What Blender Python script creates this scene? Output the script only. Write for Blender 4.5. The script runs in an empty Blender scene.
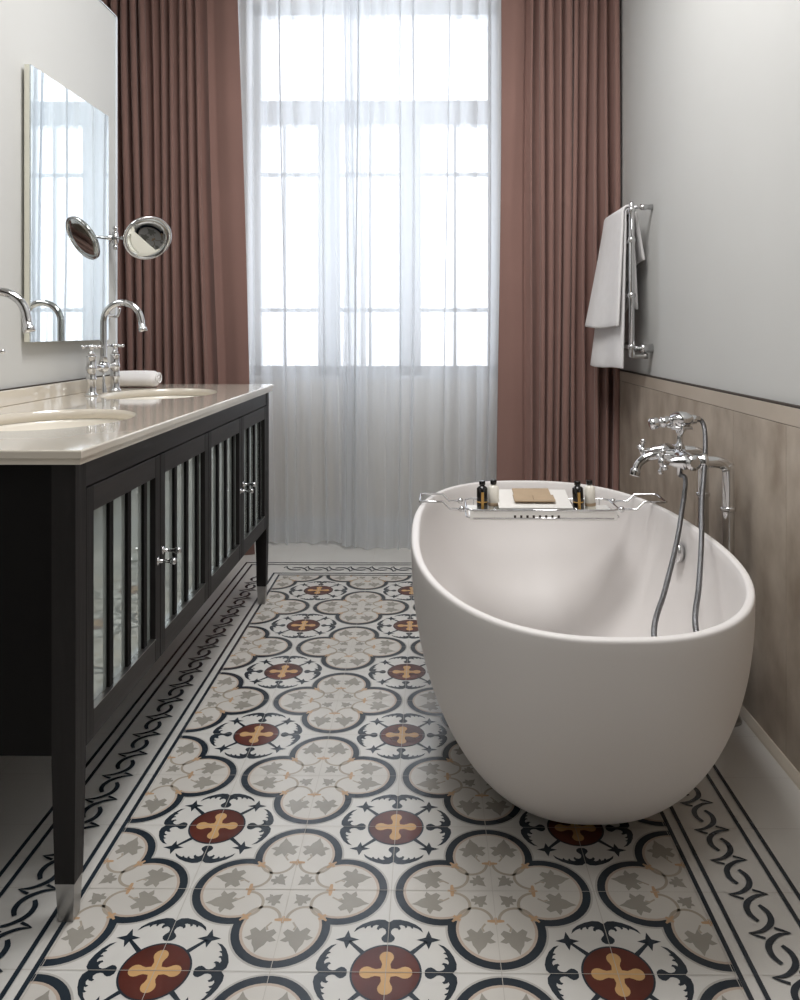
import bpy, bmesh, math, random
from mathutils import Vector, Matrix, geometry
from mathutils.bvhtree import BVHTree
PI = math.pi
SC = bpy.context.scene
COL = SC.collection
random.seed(7)

# ------------------------------------------------------------------ camera
FPX, CX, CY, CH, YAW = 789.0, 422.64, 330.4, 1.109, 0.0096
cam = bpy.data.objects.new('camera', bpy.data.cameras.new('camera'))
COL.objects.link(cam)
cam.location = (0, 0, CH)
cam.rotation_euler = (PI/2, 0, YAW)
cam.data.sensor_fit = 'HORIZONTAL'; cam.data.sensor_width = 36
cam.data.lens = 36*FPX/800
cam.data.shift_x = (400-CX)/800
cam.data.shift_y = (CY-500)/800
cam.data.clip_start = .02
SC.camera = cam

def at(px, py, Y):
    """point at depth Y that the photograph shows at px, py"""
    u = (px-CX)/FPX; v = (CY-py)/FPX
    c, s = math.cos(YAW), math.sin(YAW)
    # camera axes: right (c, s), forward (-s, c)
    dx = u*c-s; dy = u*s+c
    t = Y/dy
    return Vector((dx*t, Y, CH+v*t))

# ------------------------------------------------------------------ materials
def srgb(r, g, b):
    f = lambda c: (c/255/12.92) if c/255 <= .04045 else ((c/255+.055)/1.055)**2.4
    return (f(r), f(g), f(b), 1)
def nt(m): return m.node_tree
def mat(name, col, rough=.5, metal=0., spec=.5, var=0., vscale=4., bump=0., bscale=60., stretch=(1,1,1), coat=0., detail=4, col2=None, brough=0.):
    m = bpy.data.materials.new(name); m.use_nodes = True
    t = nt(m); b = t.nodes['Principled BSDF']
    b.inputs['Roughness'].default_value = rough; b.inputs['Metallic'].default_value = metal
    b.inputs['Specular IOR Level'].default_value = spec
    if coat: b.inputs['Coat Weight'].default_value = coat; b.inputs['Coat Roughness'].default_value = .06
    tc = t.nodes.new('ShaderNodeTexCoord'); mp = t.nodes.new('ShaderNodeMapping')
    mp.inputs['Scale'].default_value = stretch
    t.links.new(tc.outputs['Object'], mp.inputs['Vector'])
    n = t.nodes.new('ShaderNodeTexNoise'); n.inputs['Scale'].default_value = vscale; n.inputs['Detail'].default_value = detail
    t.links.new(mp.outputs[0], n.inputs['Vector'])
    r = t.nodes.new('ShaderNodeMapRange'); r.inputs['From Min'].default_value = .3; r.inputs['From Max'].default_value = .7
    t.links.new(n.outputs['Fac'], r.inputs['Value'])
    mx = t.nodes.new('ShaderNodeMix'); mx.data_type = 'RGBA'
    c = srgb(*col)
    if col2 is None:
        lo = tuple(x*(1-var) for x in c[:3])+(1,); hi = tuple(min(1, x*(1+var)) for x in c[:3])+(1,)
    else: lo, hi = c, srgb(*col2)
    mx.inputs['A'].default_value = lo; mx.inputs['B'].default_value = hi
    t.links.new(r.outputs[0], mx.inputs['Factor']); t.links.new(mx.outputs['Result'], b.inputs['Base Color'])
    if bump:
        n2 = t.nodes.new('ShaderNodeTexNoise'); n2.inputs['Scale'].default_value = bscale; n2.inputs['Detail'].default_value = 5
        t.links.new(mp.outputs[0], n2.inputs['Vector'])
        bp = t.nodes.new('ShaderNodeBump'); bp.inputs['Strength'].default_value = bump; bp.inputs['Distance'].default_value = .003
        t.links.new(n2.outputs['Fac'], bp.inputs['Height']); t.links.new(bp.outputs[0], b.inputs['Normal'])
    return m

M = {}
M['wall'] = mat('painted_wall', (200, 200, 198), .8, var=.02, vscale=1.5, bump=.05, bscale=120)
M['backwall'] = mat('taupe_wall_paint', (96, 90, 84), .8, var=.03)
M['ceiling'] = mat('ceiling_paint', (235, 234, 230), .9, var=.01)
M['sillwall'] = mat('window_wall_paint', (216, 209, 198), .8, var=.02)
M['stone'] = mat('travertine', (152, 138, 123), .42, var=.0, col2=(192, 180, 166), vscale=9, detail=10, stretch=(1, 1.1, .8), bump=.08, bscale=25)
M['stone_cap'] = mat('travertine_cap', (170, 157, 142), .42, col2=(190, 178, 164), vscale=4, stretch=(1, .6, 1), bump=.05, bscale=30)
M['joint'] = mat('dark_joint', (58, 50, 44), .8, var=.1)
M['cove'] = mat('cream_cove', (206, 196, 182), .4, var=.04)
TB = dict(rough=.23, bump=.03, bscale=9)
M['tile'] = mat('white_tile', (208, 206, 202), var=.05, vscale=2.2, **TB)
M['navy'] = mat('navy_tile', (42, 50, 58), var=.16, vscale=9, **TB)
M['halo'] = mat('pale_grey_tile', (178, 175, 170), var=.06, vscale=6, **TB)
M['blush'] = mat('blush_tile', (184, 168, 154), var=.06, vscale=6, **TB)
M['cream'] = mat('cream_tile', (200, 196, 190), var=.04, vscale=6, **TB)
M['leaf'] = mat('grey_leaf_tile', (150, 146, 138), var=.08, vscale=9, **TB)
M['vine'] = mat('taupe_vine_tile', (166, 157, 144), var=.08, vscale=9, **TB)
M['orange'] = mat('ochre_tile', (186, 154, 122), var=.1, vscale=9, **TB)
M['maroon'] = mat('maroon_tile', (88, 44, 36), var=.25, vscale=9, **TB)
M['gold'] = mat('sand_yellow_tile', (198, 158, 108), var=.1, vscale=9, **TB)
M['grout'] = mat('grout', (172, 167, 160), .8, var=.1)
M['wood'] = mat('dark_oak', (25, 22, 21), .45, spec=.35, col2=(45, 41, 40), vscale=26, detail=6, stretch=(1, .09, 1), bump=.35, bscale=70)
M['woodv'] = mat('dark_oak_upright', (19, 16, 16), .5, spec=.3, col2=(31, 28, 28), vscale=26, detail=6, stretch=(1, 1, .09), bump=.35, bscale=70)
M['woodin'] = mat('black_oak', (9, 7, 7), .6, spec=.2, var=.2, vscale=20, stretch=(1, 1, .1))
M['marble'] = mat('cream_marble', (212, 204, 191), .07, var=.05, vscale=3, coat=.5)
M['ceramic'] = mat('basin_ceramic', (236, 231, 221), .1, var=.01, coat=.4)
M['chrome'] = mat('chrome', (215, 215, 216), .06, metal=1., var=.02)
M['steel'] = mat('brushed_steel', (170, 168, 166), .28, metal=1., var=.05, vscale=40)
M['tub'] = mat('matt_stone_resin', (224, 220, 218), .5, var=.008, vscale=2)
M['mirror'] = mat('mirror_glass', (238, 243, 242), .0, metal=1., var=0)
M['mirror_edge_highlight'] = mat('mirror_edge_highlight', (236, 234, 220), .3, metal=.0, var=.05)  # pale cream painted in for the highlight along the glass bevel
M['pane'] = mat('cabinet_glass', (214, 224, 220), .035, metal=.6, var=.03, vscale=2)
M['frame'] = mat('window_paint', (226, 232, 238), .5, var=.02)
M['towel'] = mat('white_terry', (238, 236, 236), .95, var=.02, vscale=30, bump=.7, bscale=320)
M['black'] = mat('black_glass', (22, 19, 18), .12, var=.1)
M['goldfoil'] = mat('gold_foil', (196, 156, 92), .3, metal=.8, var=.1)
M['milk'] = mat('milky_plastic', (236, 231, 220), .3, var=.02)
M['porcelain'] = mat('porcelain', (238, 236, 232), .15, var=.01)
M['kraft'] = mat('kraft_paper', (172, 150, 124), .8, var=.06, vscale=20)
M['hose'] = mat('metal_hose', (118, 118, 120), .3, metal=1., var=.1, vscale=200, bump=.5, bscale=500)

def cloth_mat():
    m = mat('rose_brown_cloth', (145, 113, 105), .85, var=.05, vscale=3, bump=.15, bscale=400, spec=.2)
    b = nt(m).nodes['Principled BSDF']
    b.inputs['Sheen Weight'].default_value = .25; b.inputs['Sheen Roughness'].default_value = .5
    return m
M['drape'] = cloth_mat()
def sheer_mat():
    m = bpy.data.materials.new('sheer_voile'); m.use_nodes = True
    t = nt(m); t.nodes.clear()
    o = t.nodes.new('ShaderNodeOutputMaterial')
    tr = t.nodes.new('ShaderNodeBsdfTransparent'); tr.inputs[0].default_value = (1, 1, 1, 1)
    tl = t.nodes.new('ShaderNodeBsdfTranslucent'); tl.inputs[0].default_value = srgb(246, 249, 253)
    df = t.nodes.new('ShaderNodeBsdfDiffuse'); df.inputs[0].default_value = srgb(240, 240, 240)
    a = t.nodes.new('ShaderNodeMixShader'); a.inputs[0].default_value = .32
    t.links.new(tl.outputs[0], a.inputs[1]); t.links.new(df.outputs[0], a.inputs[2])
    lw = t.nodes.new('ShaderNodeLayerWeight'); lw.inputs[0].default_value = .5
    mr = t.nodes.new('ShaderNodeMapRange')     # threads close up when the cloth is seen edge-on
    mr.inputs['From Min'].default_value = .0; mr.inputs['From Max'].default_value = .9
    mr.inputs['To Min'].default_value = .64; mr.inputs['To Max'].default_value = .90
    t.links.new(lw.outputs['Facing'], mr.inputs['Value'])
    b = t.nodes.new('ShaderNodeMixShader')
    t.links.new(mr.outputs[0], b.inputs[0]); t.links.new(tr.outputs[0], b.inputs[1]); t.links.new(a.outputs[0], b.inputs[2])
    t.links.new(b.outputs[0], o.inputs[0])
    return m
M['sheer'] = sheer_mat()
def glass_mat(name, tint, gl=.08):
    m = bpy.data.materials.new(name); m.use_nodes = True
    t = nt(m); t.nodes.clear()
    o = t.nodes.new('ShaderNodeOutputMaterial')
    tr = t.nodes.new('ShaderNodeBsdfTransparent'); tr.inputs[0].default_value = tint
    g = t.nodes.new('ShaderNodeBsdfGlossy'); g.inputs['Roughness'].default_value = .02
    x = t.nodes.new('ShaderNodeMixShader'); x.inputs[0].default_value = gl
    t.links.new(tr.outputs[0], x.inputs[1]); t.links.new(g.outputs[0], x.inputs[2]); t.links.new(x.outputs[0], o.inputs[0])
    return m
M['glass'] = glass_mat('window_glass', (.97, .98, 1, 1))

# ------------------------------------------------------------------ mesh helpers
class MB:
    def __init__(s): s.bm = bmesh.new(); s.mats = []
    def mi(s, m):
        if m is None: return 0
        if m not in s.mats: s.mats.append(m)
        return s.mats.index(m)
    def face(s, vs, i=0, smooth=False):
        try:
            f = s.bm.faces.new(vs); f.material_index = i; f.smooth = smooth; return f
        except ValueError: return None
    def box(s, lo, hi, m=None, bevel=0.):
        i = s.mi(m); lo = Vector(lo); hi = Vector(hi)
        b = bmesh.new(); bmesh.ops.create_cube(b, size=1)
        for v in b.verts: v.co = Vector([(lo[k]+hi[k])/2+v.co[k]*(hi[k]-lo[k]) for k in range(3)])
        if bevel: bmesh.ops.bevel(b, geom=b.edges[:], offset=bevel, segments=2, affect='EDGES', profile=.5)
        mp = {v: s.bm.verts.new(v.co) for v in b.verts}
        for f in b.faces: s.face([mp[v] for v in f.verts], i)
        b.free(); return s
    def loft(s, rings, m=None, cap=True, smooth=True, closed=True):
        i = s.mi(m)
        R = [[s.bm.verts.new(p) for p in r] for r in rings]
        n = len(R[0])
        for a, b in zip(R, R[1:]):
            for k in range(n if closed else n-1):
                s.face([a[k], a[(k+1) % n], b[(k+1) % n], b[k]], i, smooth)
        if cap and closed: s.face(R[0][::-1], i); s.face(R[-1], i)
        return s
    def tube(s, pts, r, m=None, seg=12, cap=True, sub=0, flat=1.):
        pts = [Vector(p) for p in pts]
        if sub: 
            rr = r if isinstance(r, (list, tuple)) else [r]*len(pts)
            pts, r = smooth_path(pts, rr, sub)
        n = len(pts)
        rs = r if isinstance(r, (list, tuple)) else [r]*n
        tans = []
        for k in range(n):
            d = pts[min(n-1, k+1)]-pts[max(0, k-1)]
            tans.append(d.normalized() if d.length > 1e-9 else Vector((0, 0, 1)))
        up = Vector((0, 0, 1)) if abs(tans[0].z) < .9 else Vector((1, 0, 0))
        nrm = tans[0].cross(up).normalized(); rings = []
        for k in range(n):
            nrm = (nrm-tans[k]*nrm.dot(tans[k])).normalized()
            bn = tans[k].cross(nrm)
            rings.append([pts[k]+(nrm*math.cos(a)+bn*math.sin(a)*flat)*rs[k] for a in [2*PI*j/seg for j in range(seg)]])
        return s.loft(rings, m, cap)
    def lathe(s, c, axis, prof, m=None, seg=28):
        """prof: (distance along the axis, radius)"""
        c = Vector(c); ax = Vector(axis).normalized()
        up = Vector((0, 0, 1)) if abs(ax.z) < .9 else Vector((1, 0, 0))
        u = ax.cross(up).normalized(); w = ax.cross(u)
        rings = [[c+ax*d+(u*math.cos(a)+w*math.sin(a))*max(r, 1e-5) for a in [2*PI*j/seg for j in range(seg)]] for d, r in prof]
        return s.loft(rings, m, True)
    def ball(s, c, r, m=None, seg=16):
        return s.lathe(c, (0, 0, 1), [(-r*math.cos(PI*k/10), r*math.sin(PI*k/10)) for k in range(11)], m, seg)
    def build(s, name, m=None, parent=None, solid=0., subsurf=0, auto=True):
        if m is not None and not s.mats: s.mats = [m]
        bmesh.ops.recalc_face_normals(s.bm, faces=s.bm.faces[:]) if auto else None
        me = bpy.data.meshes.new(name); s.bm.to_mesh(me); s.bm.free()
        for x in s.mats: me.materials.append(x)
        o = bpy.data.objects.new(name, me); COL.objects.link(o)
        if parent is not None:
            o.parent = parent; o.matrix_parent_inverse = Matrix.Translation(-parent.location)
        if solid:
            md = o.modifiers.new('solid', 'SOLIDIFY'); md.thickness = solid; md.offset = 0
        if subsurf:
            md = o.modifiers.new('sub', 'SUBSURF'); md.levels = subsurf; md.render_levels = subsurf
        return o
def smooth_path(pts, rs, sub):
    out, ro = [], []
    n = len(pts)
    for k in range(n-1):
        p0, p1, p2, p3 = pts[max(0, k-1)], pts[k], pts[k+1], pts[min(n-1, k+2)]
        for j in range(sub):
            t = j/sub
            out.append(.5*((2*p1)+(p2-p0)*t+(2*p0-5*p1+4*p2-p3)*t*t+(3*p1-p0-3*p2+p3)*t**3))
            ro.append(rs[k]*(1-t)+rs[k+1]*t)
    out.append(pts[-1]); ro.append(rs[-1])
    return out, ro
def thing(name, label, cat, loc, group=None):
    o = bpy.data.objects.new(name, None); COL.objects.link(o); o.location = loc; o.empty_display_size = .05
    o['label'] = label; o['category'] = cat
    if group: o['group'] = group
    return o
def tag(o, label, cat, group=None):
    o['label'] = label; o['category'] = cat
    if group: o['group'] = group
    return o
def struct(mb, name, m=None, parent=None):
    o = mb.build(name, m, parent)
    if parent is None: o['kind'] = 'structure'
    return o

# ------------------------------------------------------------------ room constants
WL, WR = -1.25, .925            # left panel wall, right wall
PANEL_END, PANEL_TOP = 3.12, 2.355
YB, ZC = 4.30, 3.10             # window wall, ceiling
XL = -2.0; YBACK = -1.8
OX0, OX1, OZ0, OZ1 = -.985, .375, .862, 2.92    # window opening

# ------------------------------------------------------------------ floor with inlaid pattern
P = .4; GX, GY = -.0768, 1.361     # pattern pitch, a medallion centre
FX0, FX1 = XL, WR+.1
LYR = .00016
class Floor:
    def __init__(s): s.mb = MB(); s.cache = {}
    def tri(s, poly):
        v = [Vector((p[0], p[1], 0)) for p in poly]
        return [tuple((v[i].x, v[i].y) for i in t) for t in geometry.tessellate_polygon([v])]
    def clip(s, t, box):
        poly = list(t)
        for ax, lim, sg in ((0, box[0], 1), (0, box[1], -1), (1, box[2], 1), (1, box[3], -1)):
            out = []
            for k in range(len(poly)):
                a, b = poly[k-1], poly[k]
                da, db = (a[ax]-lim)*sg, (b[ax]-lim)*sg
                if (da >= 0) != (db >= 0):
                    q = da/(da-db); out.append((a[0]+(b[0]-a[0])*q, a[1]+(b[1]-a[1])*q))
                if db >= 0: out.append(b)
            poly = out
            if len(poly) < 3: return []
        return poly
    def put(s, tris, m, layer, box, cx=0, cy=0, sc=1, rot=0, flip=1):
        i = s.mb.mi(m); c, n = math.cos(rot), math.sin(rot); z = layer*LYR
        for t in tris:
            w = [(cx+sc*(c*x*flip-n*y), cy+sc*(n*x*flip+c*y)) for x, y in t]
            q = s.clip(w, box)
            if len(q) < 3: continue
            ar = sum(q[k-1][0]*q[k][1]-q[k][0]*q[k-1][1] for k in range(len(q)))
            if abs(ar) < 1e-9: continue
            if ar < 0: q = q[::-1]
            s.mb.face([s.mb.bm.verts.new((x, y, z)) for x, y in q], i)
fl = Floor()
def circ(x, y, r, n=40, a0=0, a1=2*PI):
    full = abs(a1-a0-2*PI) < 1e-6
    return [(x+r*math.cos(a0+(a1-a0)*k/(n if full else n-1)), y+r*math.sin(a0+(a1-a0)*k/(n if full else n-1))) for k in range(n)]
def stroke(pts, w, closed=False):
    n = len(pts); ws = w if isinstance(w, (list, tuple)) else [w]*n
    L, R = [], []
    for k in range(n):
        a = pts[(k-1) % n] if closed else pts[max(0, k-1)]; b = pts[(k+1) % n] if closed else pts[min(n-1, k+1)]
        dx, dy = b[0]-a[0], b[1]-a[1]; d = math.hypot(dx, dy) or 1
        nx, ny = -dy/d*ws[k]/2, dx/d*ws[k]/2
        L.append((pts[k][0]+nx, pts[k][1]+ny)); R.append((pts[k][0]-nx, pts[k][1]-ny))
    tris = []
    for k in range(n if closed else n-1):
        j = (k+1) % n
        tris += [(L[k], R[k], R[j]), (L[k], R[j], L[j])]
    return tris
def quatre(d, R):
    """outline of four overlapping discs"""
    t = (2*d+math.sqrt(max(0, 4*d*d-8*(d*d-R*R))))/4
    a = math.atan2(t-d, t)      # for the lobe on +x: cusp angle
    a = math.atan2(t, t-d)
    out = []
    for q in range(4):
        for x, y in circ(d, 0, R, 26, -a, a)[:-1]:
            c, s_ = [(1, 0), (0, 1), (-1, 0), (0, -1)][q]
            out.append((c*x-s_*y, s_*x+c*y))
    return out
T = fl.tri
# quatrefoil layers
Q1, Q2, Q3, Q4 = T(quatre(.252, .238)), T(quatre(.252, .228)), T(quatre(.252, .189)), T(quatre(.252, .176))
ivy = [(0, -.055), (.012, -.03), (.036, -.046), (.052, -.03), (.040, -.008), (.062, .008), (.040, .018), (.030, .014), (.024, .034), (.010, .052), (0, .075)]
ivy = ivy+[(-x, y) for x, y in ivy[-2:0:-1]]
IVY = T(ivy)
tre = []
for k in range(3):
    a = PI/2+k*2*PI/3
    tre += circ(.026*math.cos(a), .026*math.sin(a), .024, 9, a-PI*.55, a+PI*.55)
TRE = T(tre)
RING = stroke(circ(0, 0, .083, 22, PI, 2*PI), .015)
BAR = T([(-.04, -.006), (-.02, -.009), (.02, -.009), (.04, -.006), (.04, .006), (.02, .009), (-.02, .009), (-.04, .006)])
BARV = T([(-.006, -.022), (.006, -.022), (.006, .022), (-.006, .022)])
STEM = stroke([(0, 0), (.012, .03), (.0, .05)], .010)
# medallion
DISC_O, DISC = T(circ(0, 0, .156, 48)), T(circ(0, 0, .147, 48))
cross = []
for k in range(4):
    a = k*PI/2
    c, s_ = math.cos(a), math.sin(a)
    for x, y in [(.022, -.022), (.045, -.018), (.062, -.024)]+circ(.083, 0, .032, 11, -PI*.62, PI*.62)+[(.062, .024), (.045, .018)]:
        cross.append((c*x-s_*y, s_*x+c*y))
CROSS = T(cross)
half = [(0, .168), (.016, .170), (.028, .182), (.031, .196), (.024, .208), (.013, .220), (.011, .232), (.016, .247), (.028, .256), (.042, .252), (.047, .242), (.056, .250),
        (.052, .264), (.046, .270), (.058, .274), (.072, .268), (.078, .254), (.086, .262), (.084, .270), (.100, .264), (.108, .250), (.114, .256), (.113, .262), (.136, .250), (.160, .228),
        (.150, .254), (.124, .278), (.088, .297), (.050, .308), (.020, .306), (0, .290)]
FLOR = T(half+[(-x, y) for x, y in half[-2:0:-1]])
SPIKE = stroke([(.100, .100), (.175, .175)], [.024, .014])
star = []
for k in range(4):
    a = k*PI/2
    star += [(.185+.055*math.cos(a), .185+.055*math.sin(a)), (.185+.020*math.cos(a+PI/4), .185+.020*math.sin(a+PI/4))]
STAR = T(star)

PB = (GX-1.5*P-.004, GX+1.5*P+.004, -1.2, GY+5.5*P+.002)   # the patterned field
BW = PB[1]
i = fl.mb.mi(M['tile'])
f = fl.mb.face([fl.mb.bm.verts.new(p) for p in ((FX0, YBACK-.1, 0), (FX1, YBACK-.1, 0), (FX1, YB+.1, 0), (FX0, YB+.1, 0))], i)
for gi in range(-2, 3):
    for gj in range(-6, 7):
        cx, cy = GX+(gi+.5)*P, GY+(gj+.5)*P
        if cx < PB[0]-.21 or cx > PB[1]+.21: pass
        else:
            for tr_, mm, ly in ((Q1, 'halo', 1), (Q2, 'navy', 2), (Q3, 'blush', 3), (Q4, 'cream', 4)):
                fl.put(tr_, M[mm], ly, PB, cx, cy, P)
            for q in range(4):
                a = q*PI/2; c, s_ = math.cos(a), math.sin(a)
                def loc(x, y): return cx+P*(c*x-s_*y), cy+P*(s_*x+c*y)
                for sg in (1, -1):
                    x, y = loc(sg*.082, .308); fl.put(IVY, M['leaf'], 5, PB, x, y, P*1.22, a-sg*.12, sg)
                    x, y = loc(sg*.098, .200); fl.put(RING, M['vine'], 5, PB, x, y, P, a)
                    x, y = loc(sg*.050, .215); fl.put(STEM, M['vine'], 4.5, PB, x, y, P, a-sg*.2, sg)
                x, y = loc(.068, .068); fl.put(IVY, M['leaf'], 6, PB, x, y, P*.72, a+PI*.75)
                x, y = loc(0, .200); fl.put(BAR, M['orange'], 6, PB, x, y, P, a); fl.put(BARV, M['orange'], 7, PB, x, y, P, a)
                x, y = loc(.182, .182); fl.put(BAR, M['orange'], 6, PB, x, y, P*.8, a+PI/4); fl.put(BARV, M['orange'], 7, PB, x, y, P, a+PI/4)
        cx, cy = GX+gi*P, GY+gj*P
        if PB[0]-.1 < cx < PB[1]+.1:
            for q in range(4):
                a = q*PI/2
                for tr_ in (FLOR, SPIKE, STAR): fl.put(tr_, M['navy'], 2, PB, cx, cy, P, a)
            fl.put(DISC_O, M['navy'], 3, PB, cx, cy, P); fl.put(DISC, M['maroon'], 4, PB, cx, cy, P); fl.put(CROSS, M['gold'], 5, PB, cx, cy, P)
def rect(x0, y0, x1, y1): return T([(x0, y0), (x1, y0), (x1, y1), (x0, y1)])
ALL = (FX0, FX1, YBACK-.1, YB)
# tile joints, 20 cm grid
k = -12
while GY+k*P/2 < YB:
    y = GY+k*P/2
    if y > YBACK: fl.put(rect(FX0, y-.0005, FX1, y+.0005), M['grout'], 9, ALL)
    k += 1
for k in range(-12, 8):
    x = GX+k*P/2
    if FX0 < x < WR: fl.put(rect(x-.0006, YBACK, x+.0006, YB), M['grout'], 9, ALL)
# border lines: inner pair, outer pair, round three sides
XI, XJ, YF = PB[0], PB[1], PB[3]
for d, w in ((0, .009), (.028, .009), (.158, .009), (.190, .009)):
    a0, a1, yf = XI-d, XJ+d, YF+d
    for r_ in ((a0-w, PB[2], a0, yf+w), (a1, PB[2], a1+w, yf+w), (a0-w, yf, a1+w, yf+w)):
        fl.put(rect(*r_), M['navy'], 10, ALL)
# guilloche of hooked links
cres = [(.0395, 0), (.018, -.003), (.004, -.010), (-.010, -.022), (-.0175, -.037), (-.0175, -.055), (-.009, -.071)]
cres2, _w = smooth_path([Vector((x, y, 0)) for x, y in cres], [.001, .0075, .009, .0115, .012, .011, .008], 4)
CRES = stroke([(p.x, p.y) for p in cres2], _w)
TAIL = stroke([(.0395, 0), (.026, .0065), (.013, .0125)], [.001, .006, .0065])
def link(x, y, rot, flip):
    for r2 in (0, PI):
        # the second hook is the first turned half round the middle of the link
        mx, my = 0, -.05
        for tr_ in (CRES, TAIL):
            tt = tr_ if r2 == 0 else [tuple((2*mx-px, 2*my-py) for px, py in t) for t in tr_]
            fl.put(tt, M['navy'], 10, ALL, x, y, 1, rot, flip)
cy = .2
while cy < YF+.03:
    link(XI-.097, cy+.056, 0, 1); link(XJ+.097, cy+.056, 0, 1); cy += .1
cx = XI+.01
while cx < XJ+.03:
    link(cx, YF+.0985, PI/2, 1); cx += .1
struct(fl.mb, 'floor')

# ------------------------------------------------------------------ walls
mb = MB(); mb.box((WL-.08, YBACK, 0), (WL, PANEL_END, PANEL_TOP)); struct(mb, 'wall_left', M['wall'])
mb = MB(); mb.box((WL-.004, PANEL_END, 0), (WL+.004, PANEL_END+.012, PANEL_TOP+.004)); mb.box((WL-.08, YBACK, PANEL_TOP), (WL+.004, PANEL_END+.012, PANEL_TOP+.004))
struct(mb, 'trim_1', M['frame'])
mb = MB(); mb.box((XL-.1, YBACK, 0), (XL, YB, ZC)); struct(mb, 'wall_side', M['wall'])
mb = MB(); mb.box((WR, YBACK, 0), (WR+.12, YB, ZC)); struct(mb, 'wall_right', M['wall'])
# stone wainscot on the right wall
SX = WR-.018
mb = MB()
edges = [YBACK+.001]+[2.02+.35*k for k in range(-10, 6)]+[3.9]
edges = sorted(e for e in edges if YBACK < e <= 3.9)
for a, b in zip(edges, edges[1:]):
    mb.box((SX, a+.0006, .022), (WR-.001, b-.0006, .868), M['stone'], .0008)
mb.box((SX, YBACK+.001, .8695), (WR-.001, 3.9, .915), M['stone_cap'], .001)
mb.box((SX+.003, YBACK+.001, .02), (WR-.0008, 3.9, .872), M['joint'])
struct(mb, 'trim_2')
mb = MB(); mb.box((SX+.002, YBACK+.001, .9155), (WR-.0005, 3.9, .921)); struct(mb, 'shadow_gap_strip', M['joint'])  # dark strip in place of the shadow gap above the wainscot
mb = MB(); mb.loft([[(SX-.016, y, 0), (SX-.014, y, .006), (SX-.004, y, .022), (WR-.001, y, .0222), (WR-.001, y, 0)] for y in (YBACK+.001, YB-.002)], None, smooth=False)
struct(mb, 'baseboard_right', M['cove'])
mb = MB(); mb.box((XL-.1, YBACK-.1, 0), (WR+.12, YBACK, ZC)); struct(mb, 'wall_back', M['backwall'])
mb = MB(); mb.box((XL-.1, YBACK-.1, ZC), (WR+.12, YB+.3, ZC+.1)); struct(mb, 'ceiling', M['ceiling'])
mb = MB()
mb.box((XL-.1, YB, 0), (WR+.12, YB+.3, OZ0)); mb.box((XL-.1, YB, OZ1), (WR+.12, YB+.3, ZC))
mb.box((XL-.1, YB, OZ0), (OX0, YB+.3, OZ1)); mb.box((OX1, YB, OZ0), (WR+.12, YB+.3, OZ1))
struct(mb, 'wall_window', M['sillwall'])
mb = MB(); mb.box((XL, YB-.015, .001), (WR-.001, YB-.0005, .09), None, .003); struct(mb, 'baseboard_window', M['frame'])
# window: a transom above, three tall lights below
win = bpy.data.objects.new('window_1', None); COL.objects.link(win); win.location = (-.3, YB+.1, OZ0); win['kind'] = 'structure'
ya, yb_ = YB+.08, YB+.14
def px2x(px): return at(px, 330, ya).x
def py2z(py): return at(400, py, ya).z
mb = MB()
for a, b in ((OX0, OX0+.045), (OX1-.055, OX1)): mb.box((a, ya, OZ0), (b, yb_, OZ1))
mb.box((OX0, ya, OZ0), (OX1, yb_, OZ0+.05)); mb.box((OX0, ya, OZ1-.06), (OX1, yb_, OZ1))
mb.box((OX0, ya-.01, py2z(125)), (OX1, yb_+.01, py2z(101)))
for a, b in ((318, 340), (399, 421)): mb.box((px2x(a), ya, OZ0), (px2x(b), yb_, py2z(125)))
mb.build('window_frame', M['frame'], win)
mb = MB()
for py in (174, 310): mb.box((OX0, ya+.015, py2z(py)-.011), (OX1, ya+.04, py2z(py)+.011))
for px in (284, 370, 455): mb.box((px2x(px)-.008, ya+.015, OZ0), (px2x(px)+.008, ya+.04, py2z(125)))
mb.build('glazing_bar', M['frame'], win)
mb = MB(); mb.box((OX0, ya+.024, OZ0), (OX1, ya+.028, OZ1)); mb.build('pane', M['glass'], win)
mb = MB(); mb.box((OX0-.02, YB-.006, OZ0-.02), (OX1+.02, YB+.08, OZ0), None, .002); mb.build('window_sill', M['frame'], win)

# ------------------------------------------------------------------ curtains
def drape(name, m, x0t, x1t, x0b, x1b, yc, zt, zb, folds, label, cat, group=None, wave=.0, hem=0, rows=26, thick=0.002, soft=False):
    """folds: list of (share of the width, depth) one per pleat"""
    tot = sum(f[0] for f in folds); pr = []; a = 0
    for w, d, *ov in folds:
        ov = ov[0] if ov else .05
        n = max(6, int(12*w/tot*len(folds)))
        for k in range(n):
            u = k/n
            s_ = .5-.5*math.cos(2*PI*u) if soft else math.sin(PI*u)
            pr.append(((a+w*u)/tot, -d*s_+d*.5, w, math.sin(2*PI*u)*(abs(x1t-x0t)*w/tot*ov if soft else d*.35)))
        a += w
    pr.append((1, folds[-1][1]*.5, 0, 0))
    mb = MB(); rings = []
    for r in range(rows+1):
        v = r/rows; z = zt+(zb-zt)*v
        vv = v**1.3
        row = []
        for u, d, w, sh in pr:
            x = (x0t+(x1t-x0t)*u)*(1-vv)+(x0b+(x1b-x0b)*u)*vv
            amp = 1+.25*math.sin(7*u+2.1*v)+.15*v
            y = yc+d*amp+wave*math.sin(11*u+3*v)+.004*math.sin(23*u+9*v)
            zz = z+(hem*math.sin(31*u)*.5+hem*math.sin(9*u+1)) * (1 if r == rows else 0)
            row.append((x+sh+.006*math.sin(5*v+12*u), y, zz))
        rings.append(row)
    mb.loft(rings, m, False, True, False)
    o = mb.build(name, m, None, solid=thick, auto=False)
    return tag(o, label, cat, group)
rnd = random.Random(3)
fr = [(1.1, .012), (.55, .05)]+[(rnd.uniform(.28, .5), rnd.uniform(.045, .075)) for _ in range(9)]
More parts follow.
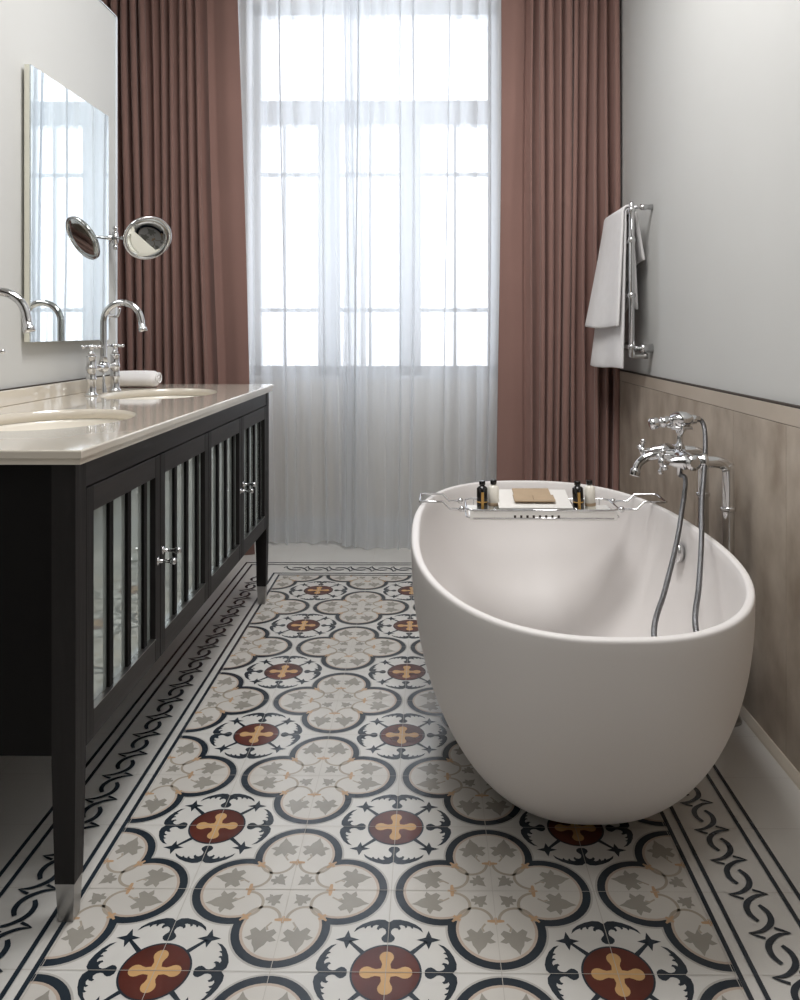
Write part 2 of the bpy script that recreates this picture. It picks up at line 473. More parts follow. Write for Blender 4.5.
drape('curtain', M['drape'], .343, .922, .325, .915, 3.83, 3.08, .004, fr,
      'rose brown floor length curtain at right of window beside towel rail', 'curtain', 'rose brown window curtains')
flf = [(rnd.uniform(.28, .5), rnd.uniform(.045, .075)) for _ in range(13)]+[(.4, .06), (.35, .05), (.6, .03), (1.0, .012)]
drape('curtain', M['drape'], -1.80, -.955, -1.80, -.86, 3.88, 3.08, .004, flf,
      'rose brown curtain at left of window, behind the double vanity', 'curtain', 'rose brown window curtains')
f1 = [(.6, .03, .0), (.9, .03, .05), (.9, .03, .05), (.55, .045, .30), (.7, .03, .10), (1.1, .03, .05), (.5, .045, .30), (.9, .03, .05), (.35, .04, .32), (.3, .04, .30), (.5, .03, .25)]
drape('sheer_curtain', M['sheer'], -1.02, -.345, -.98, -.325, 4.075, 3.08, .012, f1,
      'white sheer curtain panel covering the left half of the window', 'sheer curtain', 'white sheer curtains', .015, .008, thick=0, soft=True)
f2 = [(.6, .02, .10), (.35, .045, .30), (1.0, .03, .05), (1.0, .03, .05), (.6, .045, .25), (.8, .04, .30), (1.3, .025, .05), (.5, .03, .28), (1.0, .03, .05), (.9, .03, .1), (.5, .045, .28), (.7, .03, .1)]
drape('sheer_curtain', M['sheer'], -.44, .40, -.445, .36, 3.995, 3.08, .004, f2,
      'white sheer curtain panel covering the right half of the window', 'sheer curtain', 'white sheer curtains', .015, .008, thick=0, soft=True)

# ------------------------------------------------------------------ vanity cabinet
VF, VY0, VY1 = -.660, 1.462, 3.22
van = thing('vanity_cabinet', 'long dark oak double vanity cabinet on legs with slatted glass doors', 'cabinet', (-.94, 2.36, 0))
mb = MB()
mb.box((WL+.025, VY0+.012, .31), (VF-.012, VY0+.03, .860)); mb.box((WL+.025, VY1-.03, .31), (VF-.012, VY1-.012, .860))
mb.box((WL+.02, VY0+.03, .31), (WL+.034, VY1-.03, .860)); mb.box((WL+.034, VY0+.03, .312), (VF-.03, VY1-.03, .33))
mb.build('carcass', M['woodin'], van)
mb = MB(); mb.box((VF-.03, VY0+.045, .808), (VF-.002, VY1-.045, .8605), None, .001); mb.build('apron', M['wood'], van)
for lx in (VF-.0225, WL+.045):
    for ly in (VY0+.0225, VY1-.0225):
        mb = MB()
        def sq(h, z): return [(lx-h, ly-h, z), (lx+h, ly-h, z), (lx+h, ly+h, z), (lx-h, ly+h, z)]
        mb.loft([sq(.0185, .075), sq(.0225, .30), sq(.0225, .8605)], None, smooth=False)
        lg = mb.build('leg', M['woodv'], van)
        mb = MB(); mb.loft([sq(.0135, .0008), sq(.0142, .004), sq(.0178, .0746)], None, smooth=False)
        mb.build('foot', M['steel'], lg)
dy0, dy1 = VY0+.045, VY1-.045; dw = (dy1-dy0)/4
for k in range(4):
    a, b = dy0+k*dw+.0012, dy0+(k+1)*dw-.0012
    z0, z1, st = .311, .805, .034
    oz0, oz1 = .366, .755
    mb = MB()
    mb.box((VF-.022, a, z0), (VF, a+st, z1), M['woodv'], .001); mb.box((VF-.022, b-st, z0), (VF, b, z1), M['woodv'], .001)
    mb.box((VF-.022, a+st, oz1), (VF-.0004, b-st, z1), M['wood'], .0006); mb.box((VF-.022, a+st, z0), (VF-.0004, b-st, oz0), M['wood'], .0006)
    d = mb.build('door', None, van)
    for fr_ in (.29, .575, .86):
        c = a+st+(b-a-2*st)*fr_
        mb = MB(); mb.box((VF-.0125, c-.010, oz0), (VF-.006, c+.010, oz1)); mb.build('slat', M['woodin'], d)
    mb = MB(); mb.box((VF-.0165, a+st, oz0), (VF-.0130, b-st, oz1)); mb.build('glass_pane', M['pane'], d)
    mb = MB(); mb.box((VF-.0125, a+st, oz0), (VF+.0012, b-st, oz0+.0018)); mb.build('bead', M['steel'], d)
    hy = b-.017 if k % 2 == 0 else a+.017; hz = .550 if k % 2 == 0 else .566
    mb = MB()
    mb.lathe((VF, hy, hz), (1, 0, 0), [(0, .010), (.002, .010), (.003, .0045), (.016, .0040), (.030, .0050), (.032, .0075), (.040, .0080), (.044, .0065), (.045, .001)])
    mb.build('handle', M['chrome'], d)

# ------------------------------------------------------------------ marble top with two basins
top = thing('vanity_countertop', 'glossy cream marble countertop with two oval basins on dark vanity', 'countertop', (-.94, 2.36, .861))
TX0, TX1, TY0, TY1, TZ0, TZ1 = WL+.001, -.643, 1.447, 3.235, .861, .888
BAS = [(-.945, 1.965), (-.945, 2.755)]; BRX, BRY = .19, .245
def plate(mb, x0, x1, y0, y1, holes, z, rx, ry, i):
    """rectangle with an elliptic hole"""
    N = 72
    cx, cy = holes
    angs = [2*PI*k/N for k in range(N)]
    ca = [math.atan2(y-cy, x-cx) % (2*PI) for x, y in ((x1, y1), (x0, y1), (x0, y0), (x1, y0))]
    angs = sorted(set(angs+ca))
    inner, outer = [], []
    for a in angs:
        c, s_ = math.cos(a), math.sin(a)
        r = 1/math.sqrt((c/rx)**2+(s_/ry)**2)
        inner.append(mb.bm.verts.new((cx+r*c, cy+r*s_, z)))
        t = min([(x1-cx)/c if c > 1e-9 else 1e9, (x0-cx)/c if c < -1e-9 else 1e9, (y1-cy)/s_ if s_ > 1e-9 else 1e9, (y0-cy)/s_ if s_ < -1e-9 else 1e9])
        outer.append(mb.bm.verts.new((cx+t*c, cy+t*s_, z)))
    n = len(angs)
    for k in range(n): mb.face([inner[k], outer[k], outer[(k+1) % n], inner[(k+1) % n]], i)
    return inner
mb = MB(); ym = (BAS[0][1]+BAS[1][1])/2
e = .003
for (bx, by), (ya_, yb2) in zip(BAS, ((TY0+e, ym), (ym, TY1-e))):
    A = plate(mb, TX0, TX1-e, ya_, yb2, (bx, by), TZ1, BRX, BRY, 0)
    B = plate(mb, TX0, TX1-e, ya_, yb2, (bx, by), TZ0, BRX, BRY, 0)
    n = len(A)
    for k in range(n): mb.face([A[k], A[(k+1) % n], B[(k+1) % n], B[k]], 0, True)
# rounded edge: near end, front, far end
sec = [(-e, TZ1), (-e*.4, TZ1-.0006), (0, TZ1-e), (0, TZ0+.012), (-.003, TZ0+.0105), (-.003, TZ0+e), (-e, TZ0)]
mb.loft([[(TX0, TY0-o_, z) for o_, z in sec], [(TX1+o_, TY0-o_, z) for o_, z in sec], [(TX1+o_, TY1+o_, z) for o_, z in sec], [(TX0, TY1+o_, z) for o_, z in sec]], None, False, False, False)
mb.build('countertop_slab', M['marble'], top, auto=True)
mb = MB(); mb.box((WL+.001, TY0, TZ1+.0002), (WL+.016, PANEL_END-.002, .934), None, .002); bs_ = mb.build('backsplash', M['marble'], top)
mb = MB(); mb.box((WL+.001, TY0, .9343), (WL+.012, PANEL_END-.002, .9375)); mb.build('shadow_joint', M['joint'], top)
for bx, by in BAS:
    mb = MB(); rings = []
    for k in range(13):
        a = k/12*PI/2
        f_ = math.cos(a)**.55 if k < 12 else .12; z = TZ0-.001-.135*math.sin(a)**1.3
        if k == 12: z = TZ0-.137
        rings.append([(bx+(BRX+.004)*f_*math.cos(t_), by+(BRY+.004)*f_*math.sin(t_), z) for t_ in [2*PI*j/48 for j in range(48)]])
    rings.append([(bx+.03*math.cos(t_), by+.03*math.sin(t_), TZ0-.138) for t_ in [2*PI*j/48 for j in range(48)]])
    mb.loft(rings, None, False); 
    i_ = 0; mb.bm.verts.ensure_lookup_table(); mb.face(mb.bm.verts[-48:], 0)
    ba = mb.build('basin', M['ceramic'], top, solid=.006)
    mb = MB(); mb.lathe((bx, by, TZ0-.1345), (0, 0, 1), [(0, .024), (.003, .024), (.004, .016), (.0045, .001)]); mb.build('drain', M['chrome'], ba)

# ------------------------------------------------------------------ vanity taps (bridge mixers)
def vanity_tap(y, label, turn=0.):
    X = -1.145; z = TZ1+.0005
    t = thing('basin_faucet', label, 'faucet', (X, y, z), 'chrome bridge faucets on the countertop')
    mb = MB()
    for s_ in (-1, 1):
        mb.lathe((X, y+s_*.1, z), (0, 0, 1), [(0, .022), (.004, .022), (.008, .018), (.012, .0155), (.05, .0155), (.053, .0175), (.058, .0175), (.061, .0155), (.085, .0155), (.088, .018), (.098, .018), (.101, .0155), (.128, .0155), (.131, .0175), (.134, .0165), (.136, .008)], None)
    mb.tube([(X, y-.1, z+.093), (X, y-.03, z+.093), (X, y, z+.093), (X, y+.03, z+.093), (X, y+.1, z+.093)], [.0095, .0095, .017, .0095, .0095])
    mb.ball((X, y, z+.093), .021)
    mb.lathe((X, y, z), (0, 0, 1), [(0, .012), (.004, .012), (.03, .006), (.05, .004), (.075, .004)])
    mb.build('body', M['chrome'], t)
    mb = MB(); R = .066; zc = .252
    pts = [(X, y, z+.11), (X, y, z+.13), (X, y, z+.2), (X, y, z+zc)]
    pts += [(X+R-R*math.cos(a), y, z+zc+R*math.sin(a)) for a in [PI*k/14 for k in range(1, 14)]]
    pts += [(X+2*R+.001, y, z+zc), (X+2*R+.004, y, z+zc-.02), (X+2*R+.0045, y, z+zc-.022), (X+2*R+.008, y, z+zc-.036)]
    rr = [.016, .0115, .0115, .0115]+[.0112]*13+[.0112, .0112, .0145, .0145]
    pts = [(X+(p_[0]-X)*math.cos(turn), y+(p_[0]-X)*math.sin(turn), p_[2]) for p_ in pts]
    mb.tube(pts, rr, seg=18); mb.build('spout', M['chrome'], t)
    for s_ in (-1, 1):
        mb = MB(); c = Vector((X, y+s_*.1, z+.165))
        mb.lathe((X, y+s_*.1, z+.137), (0, 0, 1), [(0, .0125), (.006, .011), (.012, .0065), (.022, .0065), (.024, .011), (.032, .011), (.036, .004)])
        for k in range(4):
            a = k*PI/2+PI/4+.1
            d = Vector((math.cos(a), math.sin(a), 0))
            mb.tube([c+d*.008, c+d*.024, c+d*.026, c+d*.033, c+d*.036], [.0042, .0038, .0062, .0062, .002], seg=10)
        mb.build('cross_handle', M['chrome'], t)
    return t
vanity_tap(1.945, 'chrome bridge faucet behind near basin, only its curved spout in view', .24)
vanity_tap(2.755, 'chrome bridge faucet with two cross handles behind the far basin')

# rolled hand towel
mb = MB()
tc_ = Vector((-1.05, 3.05, TZ1+.034)); rings = []
for k, x in enumerate([-1.222, -1.217, -1.20, -1.15, -1.10, -1.073, -1.061, -1.057]):
    r = [.020, .029, .033, .034, .034, .033, .028, .018][k]
    ring = []
    for j in range(36):
        a = 2*PI*j/36
        q = r*(1+.05*math.cos(2*a)+.02*math.sin(3*a+k))
        ring.append((x, tc_.y+q*1.35*math.cos(a), TZ1+.0332+min(q, .0335)*math.sin(a)*.98))
    rings.append(ring)
mb.loft(rings, None, True)
rt = mb.build('hand_towel', M['towel'], None)
tag(rt, 'small rolled white hand towel on the countertop behind the far faucet', 'towel')
mb = MB()
sp = [(-1.0515, 3.05+(.004+.0024*a)*1.35*math.cos(a), TZ1+.0332+(.004+.0024*a)*math.sin(a)) for a in [k*.4 for k in range(25)]]
mb.tube(sp, .0028, seg=8); mb.build('rolled_edge', M['towel'], rt)

# ------------------------------------------------------------------ wall mirror
MX = -1.22
wm = thing('wall_mirror', 'tall frameless rectangular wall mirror above vanity reflecting the window', 'mirror', (MX, 2.68, 1.07))
mb = MB(); mb.box((WL+.001, 2.44, 1.10), (WL+.0105, 2.94, 1.89)); mb.box((WL+.0106, 2.3972, 1.0732), (MX-.004, 2.9818, 1.9218)); mb.build('backing', M['mirror_edge_highlight'], wm)
mb = MB(); mb.box((MX-.0038, 2.397, 1.073), (MX, 2.982, 1.922), M['mirror'], .0008); mb.build('mirror_glass', None, wm)

# ------------------------------------------------------------------ magnifying mirror on an arm
mc = Vector((-1.094, 3.045, 1.468+.0))
mc.z = at(147, 238, mc.y).z
mm = thing('shaving_mirror', 'round chrome magnifying mirror on wall arm beside the wall mirror', 'mirror', (WL, 3.045, mc.z))
mb = MB()
mb.lathe((WL+.001, 3.045, mc.z), (1, 0, 0), [(0, .027), (.004, .027), (.006, .02), (.012, .012), (.02, .012)])
mb.lathe((WL+.03, 3.045, mc.z-.045), (0, 0, 1), [(0, .006), (.002, .010), (.014, .010), (.016, .006), (.022, .006), (.024, .012), (.066, .012), (.068, .006), (.074, .006), (.076, .010), (.088, .010), (.09, .006)])
mb.build('wall_mount', M['chrome'], mm)
nrm = Vector((.555, -.66, -.505)).normalized()
mb = MB()
back = mc-nrm*.016
mb.tube([(WL+.03, 3.045, mc.z), (WL+.05, 3.045, mc.z), (WL+.055, 3.046, mc.z), tuple(back+Vector((-.02, .0, 0))), tuple(back)], [.005, .005, .0075, .005, .006], seg=12)
mb.ball(tuple(back-nrm*.004), .012)
mb.build('arm', M['chrome'], mm)
mb = MB(); R = .092
mb.lathe(mc, nrm, [(-.016, .02), (-.015, .06), (-.010, R-.008), (-.004, R), (.005, R), (.007, R-.003), (.006, R-.009), (.003, R-.010)], None, 48)
mb.build('mirror_rim', M['chrome'], mm)
mb = MB(); mb.lathe(mc, nrm, [(.0032, R-.0105), (.0038, R-.011), (.0038, R-.03), (.0038, R-.06), (.0038, .001)], None, 48)
mb.build('magnifying_glass', M['mirror'], mm)
# small robe hook
hk = thing('robe_hook', 'tiny chrome robe hook on left wall end behind far faucet', 'hook', (WL+.001, 3.05, 1.17))
mb = MB(); mb.lathe((WL+.001, 3.05, 1.165), (1, 0, 0), [(0, .016), (.005, .016), (.007, .007), (.02, .006)]); mb.build('hook_plate', M['chrome'], hk)
mb = MB(); mb.tube([(WL+.018, 3.05, 1.165), (WL+.034, 3.05, 1.162), (WL+.042, 3.05, 1.176), (WL+.044, 3.05, 1.196)], [.005, .005, .005, .007], sub=4); mb.build('hook', M['chrome'], hk)

# ------------------------------------------------------------------ bathtub
TQ = dict(x0=.349, y0=2.207, a=.401, b=.770, th=.017, n=2.4, sb=.539, e=2.31, r0=1.252, dh=-.015, egg=-.053, h=.56)
NT = 128
def tub_ring(w, k, inset=0., z=None):
    q = TQ; out = []
    for j in range(NT):
        t = 2*PI*j/NT; ct, st = math.cos(t), math.sin(t)
        u = q['a']*math.copysign(abs(ct)**(2/q['n']), ct)*(1+q['egg']*st)
        v = q['b']*math.copysign(abs(st)**(2/q['n']), st)
        l = math.hypot(u, v); u, v = u*w, v*w
        if inset:
            f_ = max(.0, 1-inset/(l*w)); u *= f_; v *= f_
        zz = (q['h']+q['dh']*st*st)*k if z is None else z
        out.append((q['x0']+u*math.cos(q['th'])-v*math.sin(q['th']), q['y0']+u*math.sin(q['th'])+v*math.cos(q['th']), zz))
    return out
def tw(k): return TQ['sb']+(1-TQ['sb'])*(1-(1-k)**TQ['e'])**(1/TQ['r0'])
rings = [tub_ring(tw(0)*.55, 0, z=.004), tub_ring(tw(0)*.98, 0, z=.004)]
for j in range(1, 31):
    k = (j/30)**1.4*.985
    rings.append(tub_ring(tw(k), k, 0, None if j > 1 else .006))
W = .024
for dz, ins in ((.992, .0010), (.997, .0030), (1., .0070), (1., W-.007), (.997, W-.003), (.992, W-.001)):
    rings.append(tub_ring(1, dz, ins))
for j in range(1, 26):
    k = 1-j/25
    kk = .20+.78*k
    rings.append(tub_ring(tw(max(0, (kk-.10)/.90))*(1-.02*(1-k)), kk, W+.012*(1-k)))
zb_ = TQ['h']*.20
for w_, dz in ((.93, -.012), (.82, -.022), (.6, -.028), (.3, -.031), (.06, -.032)):
    rings.append(tub_ring(tw(.11)*w_, 0, W, zb_+dz))
tub = thing('bathtub', 'large white freestanding oval bathtub on patterned tile floor', 'bathtub', (TQ['x0'], TQ['y0'], 0))
mb = MB(); mb.loft(rings, None, True)
tubm = mb.build('tub_body', M['tub'], tub)
bvt = BVHTree.FromPolygons([v.co.copy() for v in tubm.data.vertices], [tuple(p.vertices) for p in tubm.data.polygons])
def ray(px, py):
    o = Vector((0, 0, CH)); d = (at(px, py, 2)-o).normalized()
    return bvt.ray_cast(o, d)
hp, hn, _, _ = ray(682.5, 553)
if hn.dot(Vector((0, 0, CH))-hp) < 0: hn = -hn
mb = MB(); mb.lathe(hp, hn, [(0, .022), (.006, .022), (.007, .029), (.018, .030), (.022, .027), (.0225, .021), (.020, .017), (.020, .001)], None, 32)
mb.build('overflow_knob', M['chrome'], tub)
mb = MB(); mb.lathe((TQ['x0'], TQ['y0'], zb_-.0318), (0, 0, 1), [(0, .032), (.003, .032), (.005, .024), (.006, .001)]); mb.build('drain', M['chrome'], tub)

# ------------------------------------------------------------------ freestanding bath mixer
PX, PY0, PY1 = .847, 2.25, 2.455
bm_ = thing('bath_mixer', 'chrome floor standing bath mixer with hand shower cradle beside the bathtub', 'faucet', (PX, 2.35, 0))
ZM = .735
for y in (PY0, PY1):
    mb = MB()
    r0 = .0165
    pts = [(PX, y, .006), (PX, y, .3), (PX, y, ZM-.045), (PX-.004, y, ZM-.018), (PX-.018, y, ZM-.004), (PX-.045, y, ZM), (PX-.10, y, ZM)]
    mb.tube(pts, r0, seg=18, sub=5)
    p = mb.build('standpipe', M['chrome'], bm_)
    mb = MB(); mb.lathe((PX, y, .0005), (0, 0, 1), [(0, .036), (.006, .036), (.012, .03), (.014, .018)], None, 32); mb.build('floor_flange', M['steel'], p)
    mb = MB(); mb.lathe((PX, y, .595), (0, 0, 1), [(0, .0168), (.002, .0205), (.012, .0205), (.014, .0168)], None, 24); mb.build('collar', M['chrome'], p)
MXX = PX-.105
mb = MB()
mb.tube([(MXX, PY0-.03, ZM), (MXX, PY0-.022, ZM), (MXX, PY0-.02, ZM), (MXX, 2.32, ZM), (MXX, 2.325, ZM), (MXX, 2.38, ZM), (MXX, 2.385, ZM), (MXX, PY1+.02, ZM), (MXX, PY1+.022, ZM), (MXX, PY1+.03, ZM)],
        [.012, .022, .022, .020, .024, .024, .020, .022, .022, .012], seg=20)
for y in (PY0, PY1): mb.lathe((MXX-.005, y, ZM), (1, 0, 0), [(0, .02), (.03, .021), (.034, .025), (.046, .025), (.05, .017)])
mb.lathe((MXX, 2.352, ZM+.015), (0, 0, 1), [(0, .016), (.02, .013), (.024, .009), (.06, .008), (.064, .013), (.070, .013)])
mb.lathe((MXX, 2.352, ZM-.016), (0, 0, -1), [(0, .016), (.014, .013), (.016, .010), (.04, .009)])
mb.build('mixer_body', M['chrome'], bm_)
mb = MB()
sy = 2.352
mb.tube([(MXX-.015, sy, ZM+.002), (MXX-.05, sy, ZM+.006), (MXX-.095, sy, ZM-.002), (MXX-.12, sy, ZM-.02), (MXX-.128, sy, ZM-.038), (MXX-.130, sy, ZM-.042), (MXX-.134, sy, ZM-.058)], [.019, .016, .013, .012, .012, .0155, .0155], seg=18, sub=4)
mb.build('spout', M['chrome'], bm_)
for y, tilt in ((PY0, .35), (PY1, .25)):
    mb = MB()
    mb.lathe((MXX-.01, y, ZM), (-1, 0, 0), [(0, .021), (.014, .022), (.02, .018), (.040, .015), (.048, .010), (.066, .009), (.068, .014), (.078, .014), (.082, .005)])
    c = Vector((MXX-.083, y, ZM))
    for k in range(4):
        a = k*PI/2+tilt
        d = Vector((0, math.cos(a), math.sin(a)))
        mb.tube([c+d*.008, c+d*.026, c+d*.028, c+d*.036, c+d*.040], [.005, .0045, .008, .008, .003], seg=10)
    mb.build('cross_handle', M['chrome'], bm_)
# cradle and hand shower
zc_ = ZM+.062
mb = MB()
for s_ in (-1, 1):
    mb.tube([(MXX, sy, zc_), (MXX, sy+s_*.012, zc_+.006), (MXX, sy+s_*.026, zc_+.016), (MXX, sy+s_*.028, zc_+.034)], [.006, .006, .0055, .006], sub=4)
    mb.tube([(MXX-.03, sy+s_*.02, zc_+.024), (MXX+.03, sy+s_*.02, zc_+.024)], .005)
mb.build('cradle', M['chrome'], bm_)
hs = thing('hand_shower', 'chrome hand shower resting in the cradle above the bath mixer', 'shower head', (MXX, sy, zc_+.03))
zh = zc_+.036
mb = MB()
mb.lathe((MXX+.004, sy, zh-.026), (0, 0, 1), [(0, .010), (.004, .014), (.016, .024), (.030, .033), (.040, .0355), (.045, .035), (.050, .031), (.056, .022), (.060, .012), (.0615, .001)], None, 32)
mb.build('shower_rose', M['chrome'], hs)
mb = MB()
mb.tube([(MXX-.024, sy, zh+.010), (MXX-.032, sy, zh+.007), (MXX-.034, sy, zh+.006), (MXX-.056, sy, zh+.002), (MXX-.058, sy, zh+.002), (MXX-.064, sy, zh+.001), (MXX-.066, sy, zh+.001), (MXX-.088, sy, zh-.003), (MXX-.091, sy, zh-.004)],
        [.012, .012, .0155, .0155, .012, .012, .0165, .0165, .010], seg=20)
mb.build('shower_handle', M['chrome'], hs)
mb = MB(); mb.lathe((MXX+.030, sy, zh+.010), (1, 0, .1), [(0, .0115), (.004, .014), (.016, .014), (.018, .010), (.030, .008)]); mb.build('hose_nut', M['chrome'], hs)
# hose
mb = MB()
pth = [Vector((MXX+.055, sy, zh+.012)), Vector((MXX+.066, sy, zh+.004)), at(705, 433, 2.33), at(705, 460, 2.25), at(702, 500, 2.12), at(701.5, 540, 2.0), at(699, 585, 1.88), at(695.5, 627, 1.76),
       Vector((.60, 1.70, .36)), Vector((.555, 1.68, .30)), Vector((.52, 1.72, .33)), at(654, 634, 1.80), at(665, 590, 1.94), at(676, 546, 2.08), at(682, 510, 2.2), at(685.5, 480, 2.31), Vector((MXX, 2.350, ZM-.056))]
mb.tube(pth, .0068, seg=12, sub=8)
ho = mb.build('shower_hose', M['hose'], hs); ho['label'] = 'ribbed grey metal hose looping down into the bathtub'

# ------------------------------------------------------------------ bath rack
def rim_x(y, side):
    best = None
    for p in tub_ring(1, 1, W/2):
        if (p[0] > TQ['x0']) == (side > 0):
            if best is None or abs(p[1]-y) < abs(best[1]-y): best = p
    return best[0]
rk = thing('bath_rack', 'chrome wire bath rack laid across the far end of the bathtub', 'bath rack', (.35, 2.56, .545))
RY0, RY1 = 2.50, 2.62; zr = TQ['h']+.006
for side, xe, xs in ((-1, -.032, .10), (1, .748, .605)):
    sg = side; mb = MB()
    p = [(xs, RY0, .543), (xe-sg*.095, RY0, .543), (xe-sg*.072, RY0, zr), (xe-sg*.006, RY0, zr), (xe, RY0+.006, zr), (xe, RY1-.006, zr), (xe-sg*.006, RY1, zr), (xe-sg*.072, RY1, zr), (xe-sg*.095, RY1, .543), (xs, RY1, .543)]
    mb.tube(p, .0036, seg=10)
    for y in (RY0, RY1): mb.ball((xs, y, .543), .010)
    mb.build('extending_arm', M['chrome'], rk)
mb = MB()
bx0, bx1, by0, by1, bz0, bz1 = .115, .595, 2.475, 2.645, .520, .545
loop = lambda z, i_=0: [(bx0+.02+i_, by0+i_, z), (bx1-.02-i_, by0+i_, z), (bx1-i_, by0+.02+i_, z), (bx1-i_, by1-.02-i_, z), (bx1-.02-i_, by1-i_, z), (bx0+.02+i_, by1-i_, z), (bx0+i_, by1-.02-i_, z), (bx0+i_, by0+.02+i_, z)]
for z, r in ((bz1, .0035), (bz0, .003)):
    l = loop(z); mb.tube(l+[l[0]], r, seg=8)
for k in range(9):
    x = bx0+.03+k*(bx1-bx0-.06)/8
    mb.tube([(x, by0, bz1), (x, by0, bz0), (x, by1, bz0), (x, by1, bz1)], .0018, seg=6)
for x in (.205, .46): mb.tube([(x, by0, bz1), (x, by1, bz1)], .003, seg=8)
mb.build('wire_basket', M['chrome'], rk)
# pierced base plate
mb = MB()
mb.box((bx0+.006, by0+.005, bz0+.003), (bx1-.006, by1-.005, bz0+.0055), M['porcelain'])
mb.box((.125, by0-.0016, bz0-.006), (.585, by0-.0002, bz0+.0225), M['porcelain'])
for k in range(8):
    x = .262+k*.0195
    mb.box((x, by0-.0024, bz0+.002), (x+.007, by0-.0014, bz0+.010), M['joint'])
mb.build('soap_tray', None, rk)
# dish and kraft cards
zb0 = bz0+.0056
mb = MB()
def tl(x, y, z): return (x, y, z)
def slab(mb, x0, x1, y0, y1, z0, z1, th_, m=None):
    mb.loft([[(x0, y0, z0), (x1, y0, z0), (x1, y1, z1), (x0, y1, z1)], [(x0, y0, z0+th_), (x1, y0, z0+th_), (x1, y1, z1+th_), (x0, y1, z1+th_)]], m, True, False)
slab(mb, .216, .448, 2.480, 2.632, .545, .572, .007)
mb.box((.225, 2.60, zb0), (.44, 2.625, .568))
sl = mb.build('soap_dish', M['porcelain'], None); tag(sl, 'white porcelain dish tilted on bath rack between the bottle pairs', 'dish')
mb = MB(); slab(mb, .272, .392, 2.515, 2.628, .562, .580, .004); ck = mb.build('paper_packet', M['kraft'], None)
tag(ck, 'flat brown kraft paper packet lying on the white dish', 'packet')
mb = MB(); slab(mb, .268, .327, 2.508, 2.566, .5640, .5725, .004); slab(mb, .331, .398, 2.508, 2.562, .5640, .5720, .004)
mb.build('flap', M['kraft'], ck)
def bottle(x, y, kind, label, lean=0.):
    t = thing('toiletry_bottle', label, 'bottle', (x, y, zb0), 'small toiletry bottles on the bath rack')
    h = .088
    prof = [(0, .013), (.002, .0175), (h-.008, .0175), (h-.003, .012), (h, .0075), (h+.004, .0072)]
    mb = MB(); mb.lathe((x, y, zb0), (0, 0, 1), prof, None, 24); mb.build('bottle_body', M['black'] if kind == 'black' else M['milk'], t)
    mb = MB(); mb.lathe((x, y, zb0+h+.002), (0, 0, 1), [(0, .0092), (.001, .010), (.012, .010), (.014, .008)], None, 20); mb.build('cap', M['black'], t)
    mb = MB()
    if kind == 'black':
        c = lambda a: (x+.0180*math.sin(a), y-.0180*math.cos(a))
        mb.loft([[(*c(a), z) for a in (-.24, 0, .24)] for z in (zb0+.012, zb0+.070)], None, False, True, False)
        mb.lathe((x, y, zb0+.001), (0, 0, 1), [(0, .0177), (.008, .0180), (.009, .0177)], None, 24)
        mb.lathe((x, y, zb0+.036), (0, 0, 1), [(0, .0177), (.003, .0180), (.004, .0177)], None, 24)
        mb.build('label_band', M['goldfoil'], t)
    else:
        mb.lathe((x, y, zb0+.022), (0, 0, 1), [(0, .0177), (.0005, .0179), (.010, .0179), (.0105, .0177)], None, 24)
        mb.build('label_band', M['kraft'], t)
    t.rotation_euler = (0, lean, 0)
    return t
bottle(.166, 2.520, 'black', 'black bottle with gold label on bath rack, leftmost of the four')
bottle(.203, 2.535, 'white', 'milky white bottle with black cap right of the leftmost black bottle')
bottle(.474, 2.520, 'black', 'black bottle with gold label just right of the white dish', -.05)
bottle(.514, 2.535, 'white', 'milky white bottle at the right end of the bath rack', -.04)

# ------------------------------------------------------------------ heated towel rail
RX, RYA, RYB = .838, 3.29, 3.71
tr = thing('towel_rail', 'chrome ladder towel rail fixed to the grey right wall', 'towel rail', (RX, 3.54, 1.0))
for y in (RYA, RYB):
    mb = MB(); mb.tube([(RX, y, .995), (RX, y, 1.0), (RX, y, 1.635), (RX, y, 1.645)], [.006, .0115, .0115, .006], seg=16)
    for z in (1.61, 1.485, 1.255, 1.04): mb.ball((RX, y, z), .0165)
    mb.build('post', M['chrome'], tr)
    for z, r in ((1.622, .0095), (1.034, .016)):
        mb = MB()
        mb.tube([(RX+.005, y, z), (RX+.035, y, z), (RX+.036, y, z), (RX+.060, y, z), (RX+.061, y, z), (WR-.001, y, z)], [r*.8, r*.8, r*1.25, r*1.25, r, r*1.3], seg=16)
        mb.build('wall_bracket', M['chrome'], tr)
mb = MB(); mb.tube([(RX, RYA, 1.002), (RX+.05, RYA, 1.002), (RX+.052, RYA, 1.002), (RX+.066, RYA, 1.002)], [.009, .009, .012, .012], seg=14); mb.build('valve', M['steel'], tr)
for z in (1.61, 1.485, 1.255, 1.04):
    mb = MB(); mb.tube([(RX, RYA, z), (RX, RYB, z)], .0085, seg=14); mb.build('rung', M['chrome'], tr)
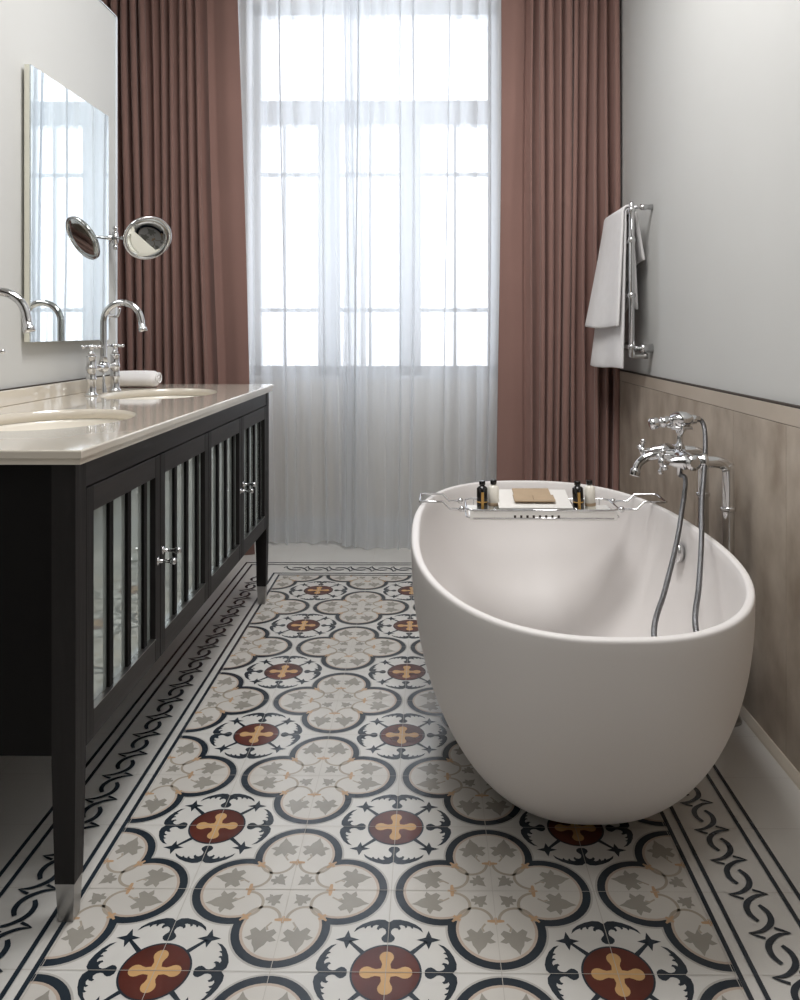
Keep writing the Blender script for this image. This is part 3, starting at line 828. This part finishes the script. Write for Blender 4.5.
def towel(y0, y1, zf, zbk, off, xf_near, xf_far, xb, label, phase, thick):
    """hangs over the top rung: front drop to zf, wall-side drop to zbk"""
    r = .0125+off; zt = 1.61; rows = []
    prof = []
    for k in range(13): prof.append(('b', 1-k/12))
    for k in range(1, 8): prof.append(('o', k/8))
    for k in range(19): prof.append(('f', k/18))
    for kind, v in prof:
        row = []
        for j in range(15):
            u = j/14; y = y0+(y1-y0)*u
            rip = .005*math.sin(9*u+phase)*v
            if kind == 'b':
                x = RX+r+(xb-RX-r)*(v**.8)+rip*.6; z = zt+(zbk-zt)*v + .02*math.sin(5*u+phase)*v*v
                yy = y+.015*v*math.sin(4*u)
            elif kind == 'o':
                a = PI*v; x = RX+r*math.cos(a); z = zt+r*math.sin(a); yy = y
            else:
                xf = xf_near+(xf_far-xf_near)*u
                x = RX-r+(xf-RX+r)*(v**1.1)-rip; z = zt+(zf-zt)*v+.004*math.sin(6*u+phase)*v; yy = y+(.03*v*(u-.3))
            row.append((x, yy, z))
        rows.append(row)
    mb = MB(); mb.loft(rows, None, False, True, False)
    o = mb.build('bath_towel', M['towel'], None, solid=thick, auto=False)
    md = o.modifiers.new('round', 'BEVEL'); md.width = thick*.45; md.segments = 2; md.limit_method = 'ANGLE'
    return tag(o, label, 'towel', 'white bath towels on the towel rail')
towel(3.335, 3.675, .945, 1.19, .0, .812, .752, .872, 'longer white bath towel hanging lowest on rail, beneath the other', .3, .010)
towel(3.330, 3.685, 1.122, 1.385, .012, .795, .724, .898, 'folded white bath towel draped over the top of the towel rail', 1.4, .012)

# ------------------------------------------------------------------ light
w = bpy.data.worlds.new('world'); SC.world = w; w.use_nodes = True
bg = w.node_tree.nodes['Background']; bg.inputs[0].default_value = (.95, .975, 1, 1); bg.inputs[1].default_value = 3.7
def area(name, loc, rot, sx, sy, power, col=(1, 1, 1), portal=False):
    l = bpy.data.lights.new(name, 'AREA'); l.shape = 'RECTANGLE'; l.size = sx; l.size_y = sy; l.energy = power; l.color = col
    o = bpy.data.objects.new(name, l); COL.objects.link(o); o.location = loc; o.rotation_euler = rot
    if portal: l.cycles.is_portal = True
    return o
area('window_portal', (-.305, YB+.29, 1.89), (-PI/2, 0, 0), 1.36, 2.06, 1, portal=True)
area('ceiling_fill', (-.1, .3, ZC-.03), (0, 0, 0), .8, .8, 16, (1, .99, .98))  # unseen area light without a fixture, added as soft fill near the camera
area('ceiling_fill', (-.05, 2.1, ZC-.03), (0, 0, 0), .9, .9, 47, (1, .988, .972))  # added overhead fill, no visible source, brightens the room and curtains
SC.view_settings.view_transform = 'Standard'; SC.view_settings.look = 'None'
SC.view_settings.exposure = 0; SC.view_settings.gamma = 1; SC.view_settings.use_curve_mapping = False
SC.cycles.use_denoising = True
SC.cycles.max_bounces = 10; SC.cycles.diffuse_bounces = 5; SC.cycles.glossy_bounces = 5; SC.cycles.transparent_max_bounces = 16
SC.cycles.sample_clamp_indirect = 6
SC.cycles.caustics_reflective = False; SC.cycles.caustics_refractive = False
